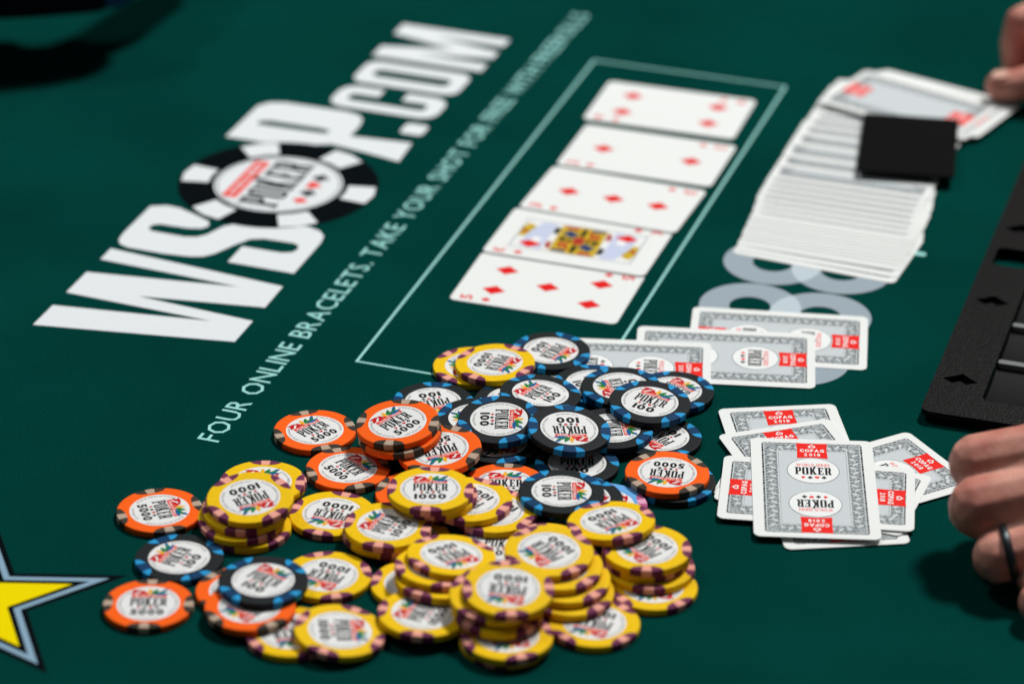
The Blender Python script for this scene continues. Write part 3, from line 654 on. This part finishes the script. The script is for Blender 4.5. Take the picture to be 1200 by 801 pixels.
A = at(*Zc(16, 474), zz[0]); ang = math.radians(-19); ex = Vector((math.cos(ang), math.sin(ang), 0)); ey = Vector((-ex.y, ex.x, 0)); c = A+ex*CH/2+ey*CW/2
face_down(pile[0][0], frame_mtx(c.x, c.y, zz[0], math.degrees(ang)-90), gp)
A = at(*Zc(935, 183), zz[2]); B = at(*Zc(1155, 350), zz[2]); d = (B-A).normalized(); c = A+d*CW/2+Vector((d.y, -d.x, 0))*CH/2
face_down(pile[2][0], frame_mtx(c.x, c.y, zz[2], math.degrees(math.atan2(d.y, d.x))), gp)
A = at(*Zc(1052, 394), zz[3]); B = at(*Zc(975, 540), zz[3]); d = (B-A).normalized(); ex = Vector((d.y, -d.x, 0)); c = A+d*CW/2+ex*CH/2
face_down(pile[3][0], frame_mtx(c.x, c.y, zz[3], math.degrees(math.atan2(ex.y, ex.x))+90), gp)
xs, ys, as_ = fit(px4(zz[6], Zc(65, 277), Zc(962, 338), Zc(978, 665), Zc(45, 612)))
face_down(pile[6][0], land(xs, ys, as_, zz[6]), gp)
top = face_down(pile[7][0], frame_mtx(139.76, 1290.71+Y_, zz[7], -2.34), gp)
# the mucked deck: a long spread, each card leaning on the one before it
pth = [(858, 297), (872, 270), (889, 225), (915, 186), (939, 153), (960, 130)]
rows = [297, 292.5, 287]+[282-3.2*k for k in range(10)]+[247, 241, 234.5, 228, 221.5, 215, 208.5]+[195, 183, 170, 158, 149, 141, 134]
ORD = 'first second third fourth fifth sixth seventh eighth ninth tenth eleventh twelfth thirteenth fourteenth fifteenth sixteenth seventeenth eighteenth nineteenth twentieth twenty-first twenty-second twenty-third twenty-fourth twenty-fifth twenty-sixth twenty-seventh twenty-eighth'.split()
hk = 0.0; prev = None
rng = random.Random(3)
for k, ry in enumerate(rows):
    for (xa, ya), (xb, yb) in zip(pth, pth[1:]):
        if ya >= ry >= yb: break
    xl = xa+(xb-xa)*(ya-ry)/(ya-yb)+rng.uniform(-1.2, 1.2)
    t_ = k/(len(rows)-1)
    sl = 0.165-0.03*t_
    NL = at(xl, ry, hk); NR = at(xl+100, ry+100*sl, hk); e_ = (NR-NL).normalized()
    if k < 3: e_ = (at(1048-7*k, 326-9*k, 0)-at(862-4*k, 291-6*k, 0)).normalized()
    n_ = Vector((-e_.y, e_.x, 0))
    if prev is not None:
        s_ = max(0.6, (NL-prev).dot(n_)); hk = min(10.5, max(0.0, hk*(CW-s_)/CW+CTK+.03)) if s_ < CW else 0
    prev = NL.copy()
    NL = at(xl, ry, hk)
    sn = min(.9, hk/CW); f_ = n_*math.sqrt(1-sn*sn)-Vector((0, 0, 1))*sn
    up_ = e_.cross(f_); c = NL+e_*CH/2+f_*CW/2+Vector((0, 0, .1))
    M = Matrix.Identity(4)
    yv = -e_
    for i in range(3): M[i][0] = f_[i]; M[i][1] = yv[i]; M[i][2] = up_[i]; M[i][3] = c[i]*MM
    lb = 'face-down card, %s from the near end of the long discard spread' % ORD[k]
    if k == 0: lb = 'face-down card nearest the camera at the near end of the discard spread'
    face_down(lb, M, 'discarded cards spread out face down', False)
gt = 'loose cards behind the discard spread'
def by_end(a, b_, z, tilt=0.0):
    A, B = at(a[0], a[1], z), at(b_[0], b_[1], z); d = (B-A).normalized(); ex = Vector((d.y, -d.x, 0)); c = (A+B)/2+ex*CH/2
    return frame_mtx(c.x, c.y, z, math.degrees(math.atan2(ex.y, ex.x))-90) @ Matrix.Rotation(math.radians(tilt), 4, 'X')
face_down('face-down card lowest of the loose three behind the black card', by_end((985, 118), (1036, 83), 3.6), gt, False)
face_down('face-down card middle of the loose three behind the black card', by_end((972, 119), (1029, 83.5), 4.2), gt, False)
face_down('face-down card topmost of the loose three, red ribbon ends showing', by_end((960, 117), (1012, 84.5), 4.8), gt, False)
near = at(1061, 205, 6.6); far = at(1068, 137, 5.8)
yv = (far-near).normalized(); xv = yv.cross(Vector((0, 0, 1))).normalized(); zv = xv.cross(yv); c = near+yv*80/2
M = Matrix.Identity(4)
for i in range(3): M[i][0] = xv[i]; M[i][1] = yv[i]; M[i][2] = zv[i]; M[i][3] = c[i]*MM
cc = thing('cut_card', 'plain black cut card lying on the discard spread', 'cut card', M)
link('card_body', CUT_BODY, cc)

# ---------------------------------------------------------------- dealer's chip tray
M_TRAY = mat('tray_black_plastic', rgb(13, 12, 11), 0.4, 0.12, 0.7, 1300, 1.0, 1000)
M_TRAYIN = mat('tray_inner_black', rgb(7, 7, 8), 0.6, 0.12, 0.1, 300)
M_STEEL = mat('tray_ridge_metal', rgb(150, 152, 154), 0.3, 0.6, 0.05, 300, metal=0.5)
TZ = 6.5
cor = at(1078, 480, TZ)
tray = thing('chip_tray', 'black textured plastic dealer chip tray with diamond cut-outs', 'chip tray', frame_mtx(cor.x, cor.y, 0, 72.8))
TL_, TW_ = 560.0, 250.0            # along the left edge, across
def tp(px, py, z=TZ):
    q_ = tray.matrix_world.inverted() @ (at(px, py, z)*MM); return q_.x*1000, q_.y*1000
d1, d2, d3 = tp(1125, 445), tp(1163, 353), tp(1184, 302)
WX0, WX1, WY0, WY1 = 19.0, TL_-19, -TW_+30, tp(1148, 474)[1]
step = d2[0]-d1[0]
holes = [rrect(WX0, WY0, WX1, WY1, 4)]
dias = []
def dia(cx, cy): return [(cx-6.8, cy), (cx-3.1, cy-4.3), (cx, cy-9.0), (cx+3.1, cy-4.3), (cx+6.8, cy), (cx+3.1, cy+4.3), (cx, cy+9.0), (cx-3.1, cy+4.3)]
for k in range(6):
    cx = d1[0]+k*step
    if cx < TL_-15: dias.append(dia(cx, d1[1]))
slot = rrect(d3[0]-11, WY1+3.5, d3[0]+11, -5.0, 3.5)
outer = rrect(0, -TW_, TL_, 0, 5, 8)
pts = [[Vector((p[0], p[1], 0)) for p in lp] for lp in [outer]+holes+dias+[slot]]
flat = [p for lp in pts for p in lp]; n = len(flat)
v = [(p.x, p.y, TZ) for p in flat]+[(p.x, p.y, TZ-3) for p in flat]; fs = []
for t in tessellate_polygon(pts):
    a, b_, c = (flat[k] for k in t)
    t = t if (b_-a).cross(c-a).z > 0 else t[::-1]
    fs.append(tuple(t)); fs.append(tuple(n+k for k in t[::-1]))
s0 = 0
for lp in pts:
    m_ = len(lp)
    area2 = sum(lp[k].x*lp[(k+1) % m_].y-lp[(k+1) % m_].x*lp[k].y for k in range(m_))
    for k in range(m_):
        a, b_ = s0+k, s0+(k+1) % m_
        out = (a, n+a, n+b_, b_)
        is_outer = lp is pts[0]
        ccw = area2 > 0
        fs.append(out if ccw == is_outer else out[::-1])
    s0 += m_
me = new_mesh('tray_rim', v, fs, [M_TRAY]); rim = link('tray_rim', me, tray)
bv = rim.modifiers.new('soft_edge', 'BEVEL'); bv.width = 0.0008; bv.segments = 2; bv.limit_method = 'ANGLE'; bv.angle_limit = math.radians(40)
# skirt below the rim and dark floor under the diamonds
sv, sf = prism(rrect(4, -TW_+4, TL_-4, -4, 3), 0.3, TZ-3.2)
for lo in [d_ for d_ in dias]:
    f = Flat(); cx = sum(p[0] for p in lo)/8; cy = sum(p[1] for p in lo)/8
    f.poly([(cx+(p[0]-cx)*1.25, cy+(p[1]-cy)*1.25) for p in lo], M_TRAYIN, TZ-3.3); link('diamond_recess', f.mesh('diamond_recess'), tray)
v, fs = prism(rect(2, -TW_+2, TL_-2, -2), .4, .8)
def wall(x0, y0, x1, y1): 
    v, fs = prism(rect(min(x0, x1), min(y0, y1), max(x0, x1), max(y0, y1)), .3, TZ-2.9); return link('tray_skirt', new_mesh('tray_skirt', v, fs, [M_TRAYIN]), tray)
wall(2.5, -TW_+2.5, 5.0, -2.5); wall(TL_-5, -TW_+2.5, TL_-2.5, -2.5); wall(5.1, -4.8, TL_-5.1, -2.6); wall(5.1, -TW_+2.6, TL_-5.1, -TW_+4.8)
# troughs for columns of chips, sunk through the table, with bright ridges between
pitch_ = 41.0; nT = int((WX1-WX0)/pitch_); x0 = WX0+2
tv = []; tf = []
prof = []
for k in range(13):
    a = math.pi+math.pi*k/12; prof.append((20.2*math.cos(a), TZ-1.4+4.3*math.sin(a)))
for t in range(nT):
    cx = x0+20.3+t*pitch_
    v = []; fs = []
    for j, y in enumerate((WY1-.6, WY0+.6)):
        v += [(cx+p[0], y, p[1]) for p in prof]
    m_ = len(prof)
    for k in range(m_-1): fs.append((k, m_+k, m_+k+1, k+1))
    fs.append(tuple(range(m_)))
    link('chip_trough', new_mesh('chip_trough', v, fs, [M_TRAYIN], smooth=False), tray)
    v, fs = prism(rrect(cx+18.4, WY0+.8, cx+22.4, WY1-.8, 1.6, 4), TZ-4.2, TZ-.4)
    link('trough_ridge', new_mesh('trough_ridge', v, fs, [M_STEEL]), tray)

# ---------------------------------------------------------------- hands
def skin_material():
    m = bpy.data.materials.new('skin'); m.use_nodes = True; nt = m.node_tree; b = nt.nodes['Principled BSDF']
    tc = nt.nodes.new('ShaderNodeTexCoord')
    n = nt.nodes.new('ShaderNodeTexNoise'); n.inputs['Scale'].default_value = 55; n.inputs['Detail'].default_value = 5
    nt.links.new(tc.outputs['Object'], n.inputs['Vector'])
    cr = nt.nodes.new('ShaderNodeValToRGB')
    cr.color_ramp.elements[0].position = 0.32; cr.color_ramp.elements[0].color = rgb(188, 112, 98)
    cr.color_ramp.elements[1].position = 0.68; cr.color_ramp.elements[1].color = rgb(224, 162, 142)
    nt.links.new(n.outputs['Fac'], cr.inputs[0]); nt.links.new(cr.outputs[0], b.inputs['Base Color'])
    b.inputs['Roughness'].default_value = 0.5; b.inputs['Specular IOR Level'].default_value = 0.35
    b.inputs['Subsurface Weight'].default_value = 0.25; b.inputs['Subsurface Radius'].default_value = (1, .35, .2); b.inputs['Subsurface Scale'].default_value = 0.004
    f = nt.nodes.new('ShaderNodeTexNoise'); f.inputs['Scale'].default_value = 420; f.inputs['Detail'].default_value = 4
    mp = nt.nodes.new('ShaderNodeMapping'); mp.inputs['Scale'].default_value = (2.2, .6, 1)
    nt.links.new(tc.outputs['Object'], mp.inputs[0]); nt.links.new(mp.outputs[0], f.inputs['Vector'])
    bp = nt.nodes.new('ShaderNodeBump'); bp.inputs['Strength'].default_value = 0.35; bp.inputs['Distance'].default_value = 0.0006
    nt.links.new(f.outputs['Fac'], bp.inputs['Height']); nt.links.new(bp.outputs[0], b.inputs['Normal'])
    return m
M_SKIN = skin_material(); M_NAIL = mat('fingernail', rgb(226, 178, 160), 0.3, 0.5)
M_BAND = mat('ring_dark_metal', rgb(52, 60, 62), 0.35, 0.5, metal=0.7)
def organic(name, chains, m_, voxel=1.0, smooth=9):
    """one continuous skin over chains of (point, radius) in mm"""
    bm = bmesh.new()
    for ch in chains:
        for (p0, r0), (p1, r1) in zip(ch, ch[1:]):
            p0, p1 = Vector(p0), Vector(p1); L_ = (p1-p0).length; k = max(2, int(L_/(min(r0, r1)*.22)))
            for i in range(k+1):
                t = i/k; r = r0+(r1-r0)*t; p = p0.lerp(p1, t)
                bmesh.ops.create_icosphere(bm, subdivisions=2, radius=r*MM, matrix=Matrix.Translation(p*MM))
    me = bpy.data.meshes.new(name); bm.to_mesh(me); bm.free()
    o = bpy.data.objects.new(name, me); COL.objects.link(o)
    r = o.modifiers.new('r', 'REMESH'); r.mode = 'VOXEL'; r.voxel_size = voxel*MM
    s_ = o.modifiers.new('s', 'SMOOTH'); s_.iterations = smooth; s_.factor = .5
    dg = bpy.context.evaluated_depsgraph_get(); e = o.evaluated_get(dg)
    me2 = bpy.data.meshes.new_from_object(e); bpy.data.objects.remove(o)
    me2.name = name; me2.materials.clear(); me2.materials.append(m_)
    me2.polygons.foreach_set('use_smooth', [True]*len(me2.polygons))
    return me2
def A3(px, py, z): return at(px, py, z)
base = A3(1260, 640, 0)
def rel(p): return Vector(p)-base
# near hand: loose fist lying on its little-finger side, knuckles towards the cards
def finger(pip, mcp, r, drop, back):
    pip, mcp = Vector(pip), Vector(mcp); d = (mcp-pip).normalized()
    dip = pip+d*back*.55+Vector((0, 0, -drop)); tip = dip+d*back*.75+Vector((0, 0, -drop*.25))
    return [(rel(mcp), r*1.18), (rel(pip.lerp(mcp, .5)), r*1.02), (rel(pip), r*1.04), (rel(dip), r*.92), (rel(tip), r*.8)]
i_p, i_m = A3(1148, 543, 41), A3(1266, 520, 53)
m_p, m_m = A3(1149, 594, 30), A3(1274, 567, 42)
r_p, r_m = A3(1171, 652, 17), A3(1286, 624, 29)
p_p, p_m = A3(1218, 706, 10), A3(1308, 676, 20)
wr = A3(1480, 600, 50)
chains = [finger(i_p, i_m, 13.7, 5, 24), finger(m_p, m_m, 14.2, 4, 24), finger(r_p, r_m, 11.8, 2, 24), finger(p_p, p_m, 9.2, .5, 20),
  [(rel(i_m), 13.5), (rel(wr)+Vector((0, 12, 4)), 22)], [(rel(m_m), 14), (rel(wr)+Vector((0, 4, 2)), 24)], [(rel(r_m), 13), (rel(wr)+Vector((0, -6, 0)), 23)], [(rel(p_m), 12), (rel(wr)+Vector((0, -14, -4)), 21)],
  [(rel(i_m), 13), (rel(m_m), 13), (rel(r_m), 12.5), (rel(p_m), 11)],
  [(rel((i_p+m_p)/2)+Vector((2.5, 1, 0)), 10.6), (rel((i_m+m_m)/2), 14)], [(rel((m_p+r_p)/2)+Vector((6, 2, 0)), 9.4), (rel((m_m+r_m)/2), 12.5)], [(rel((r_p+p_p)/2)+Vector((6, 1, -1)), 7.0), (rel((r_m+p_m)/2), 10.5)],
  [(rel(i_m)+Vector((20, 14, -8)), 13), (rel(i_p)+Vector((26, 10, -12)), 10), (rel(i_p)+Vector((8, 6, -16)), 9)],
  [(rel(wr), 26), (rel(wr)+Vector((90, -10, 8)), 29), (rel(wr)+Vector((200, -25, 20)), 33)]]
hand = thing('person', 'bare right hand in a loose fist wearing a dark ring, beside the loose cards', 'hand', Matrix.Translation(base*MM))
link('hand', organic('hand', chains, M_SKIN), hand)
def band(center, axis, r, wd, th):
    n = 48; v = []; fs = []
    for k in range(n):
        a = 2*math.pi*k/n
        for rr, zz_ in ((r, -wd/2), (r+th, -wd/2*.8), (r+th, wd/2*.8), (r, wd/2)): v.append((rr*math.cos(a), rr*math.sin(a), zz_))
    for k in range(n):
        for j in range(4): fs.append((k*4+j, ((k+1) % n)*4+j, ((k+1) % n)*4+(j+1) % 4, k*4+(j+1) % 4))
    me = new_mesh('finger_ring', v, fs, [M_BAND], smooth=True)
    q_ = Vector((0, 0, 1)).rotation_difference(Vector(axis).normalized()).to_matrix().to_4x4()
    return me, Matrix.Translation(Vector(center)*MM) @ q_
ax = (Vector(r_m)-Vector(r_p)).normalized()
me, mx = band(Vector(r_p)+ax*4.5, ax, 11.75, 4.0, 1.5)
ring = link('finger_ring', me); ring.matrix_world = mx
tag(ring, 'dark metal band worn on the ring finger of the near hand', 'ring')
# far hand: thumb and bent forefinger at the right edge
base = A3(1230, 70, 0)
chains = [[(rel(A3(1171, 101, 13)), 8.6), (rel(A3(1200, 99, 15)), 10.2), (rel(A3(1250, 84, 24)), 11.5), (rel(A3(1310, 60, 34)), 15)],
  [(rel(A3(1190, 78, 12)), 8.2), (rel(A3(1189, 52, 24)), 8.8), (rel(A3(1197, 26, 40)), 9.8), (rel(A3(1265, 0, 52)), 11.5), (rel(A3(1330, -5, 52)), 15)],
  [(rel(A3(1215, 70, 12)), 8.4), (rel(A3(1212, 40, 26)), 9), (rel(A3(1222, 8, 42)), 10), (rel(A3(1290, -20, 54)), 12), (rel(A3(1340, -20, 54)), 15)],
  [(rel(A3(1310, 60, 34)), 17), (rel(A3(1330, -5, 50)), 19), (rel(A3(1340, -25, 52)), 18)],
  [(rel(A3(1325, 20, 44)), 24), (rel(A3(1400, 0, 50)), 27), (rel(A3(1560, -40, 60)), 32)]]
hand2 = thing('person', 'bare hand with thumb and bent finger above the felt behind the discards', 'hand', Matrix.Translation(base*MM))
link('hand', organic('hand', chains, M_SKIN), hand2)
nv = []
tp0 = rel(A3(1171, 101, 13)); 
f = Flat(); f.poly(rrect(-4.6, -4.2, 5.2, 4.2, 3.6), M_NAIL); nm = f.mesh('fingernail')
link('fingernail', nm, hand2, Matrix.Translation((tp0+Vector((-.5, -1.5, 8.35)))*MM) @ Matrix.Rotation(math.radians(-8), 4, 'Z') @ Matrix.Rotation(math.radians(-12), 4, 'Y') @ Matrix.Rotation(math.radians(10), 4, 'X'))

# ---------------------------------------------------------------- dark sleeve at the far left
M_CLOTH = mat('dark_navy_cloth', rgb(16, 20, 30), 0.9, 0.15, 0.2, 200, 0.6, 700)
M_CUFF = mat('blue_cuff_cloth', rgb(38, 78, 130), 0.85, 0.15, 0.1, 300)
base = A3(40, -30, 0)
chains = [[(rel(A3(-330, -60, 78)), 48), (rel(A3(-120, -50, 66)), 40), (rel(A3(40, -42, 58)), 33), (rel(A3(96, -42, 56)), 31)], [(rel(A3(-120, -50, 62)), 40), (rel(A3(30, -30, 44)), 20)]]
slv = thing('person', 'dark sleeved forearm resting above the felt in the far left corner', 'forearm', Matrix.Translation(base*MM))
link('sleeve', organic('sleeve', chains, M_CLOTH, 2.5, 8), slv)
link('cuff', organic('cuff', [[(rel(A3(98, -42, 56)), 29), (rel(A3(122, -42, 55)), 27.5)]], M_CUFF, 2.2, 4), slv)
link('hand', organic('hand', [[(rel(A3(110, -44, 55)), 21), (rel(A3(170, -60, 50)), 20), (rel(A3(215, -80, 42)), 18)], [(rel(A3(200, -75, 44)), 15), (rel(A3(250, -92, 30)), 9)]], M_SKIN, 2.0, 6), slv)
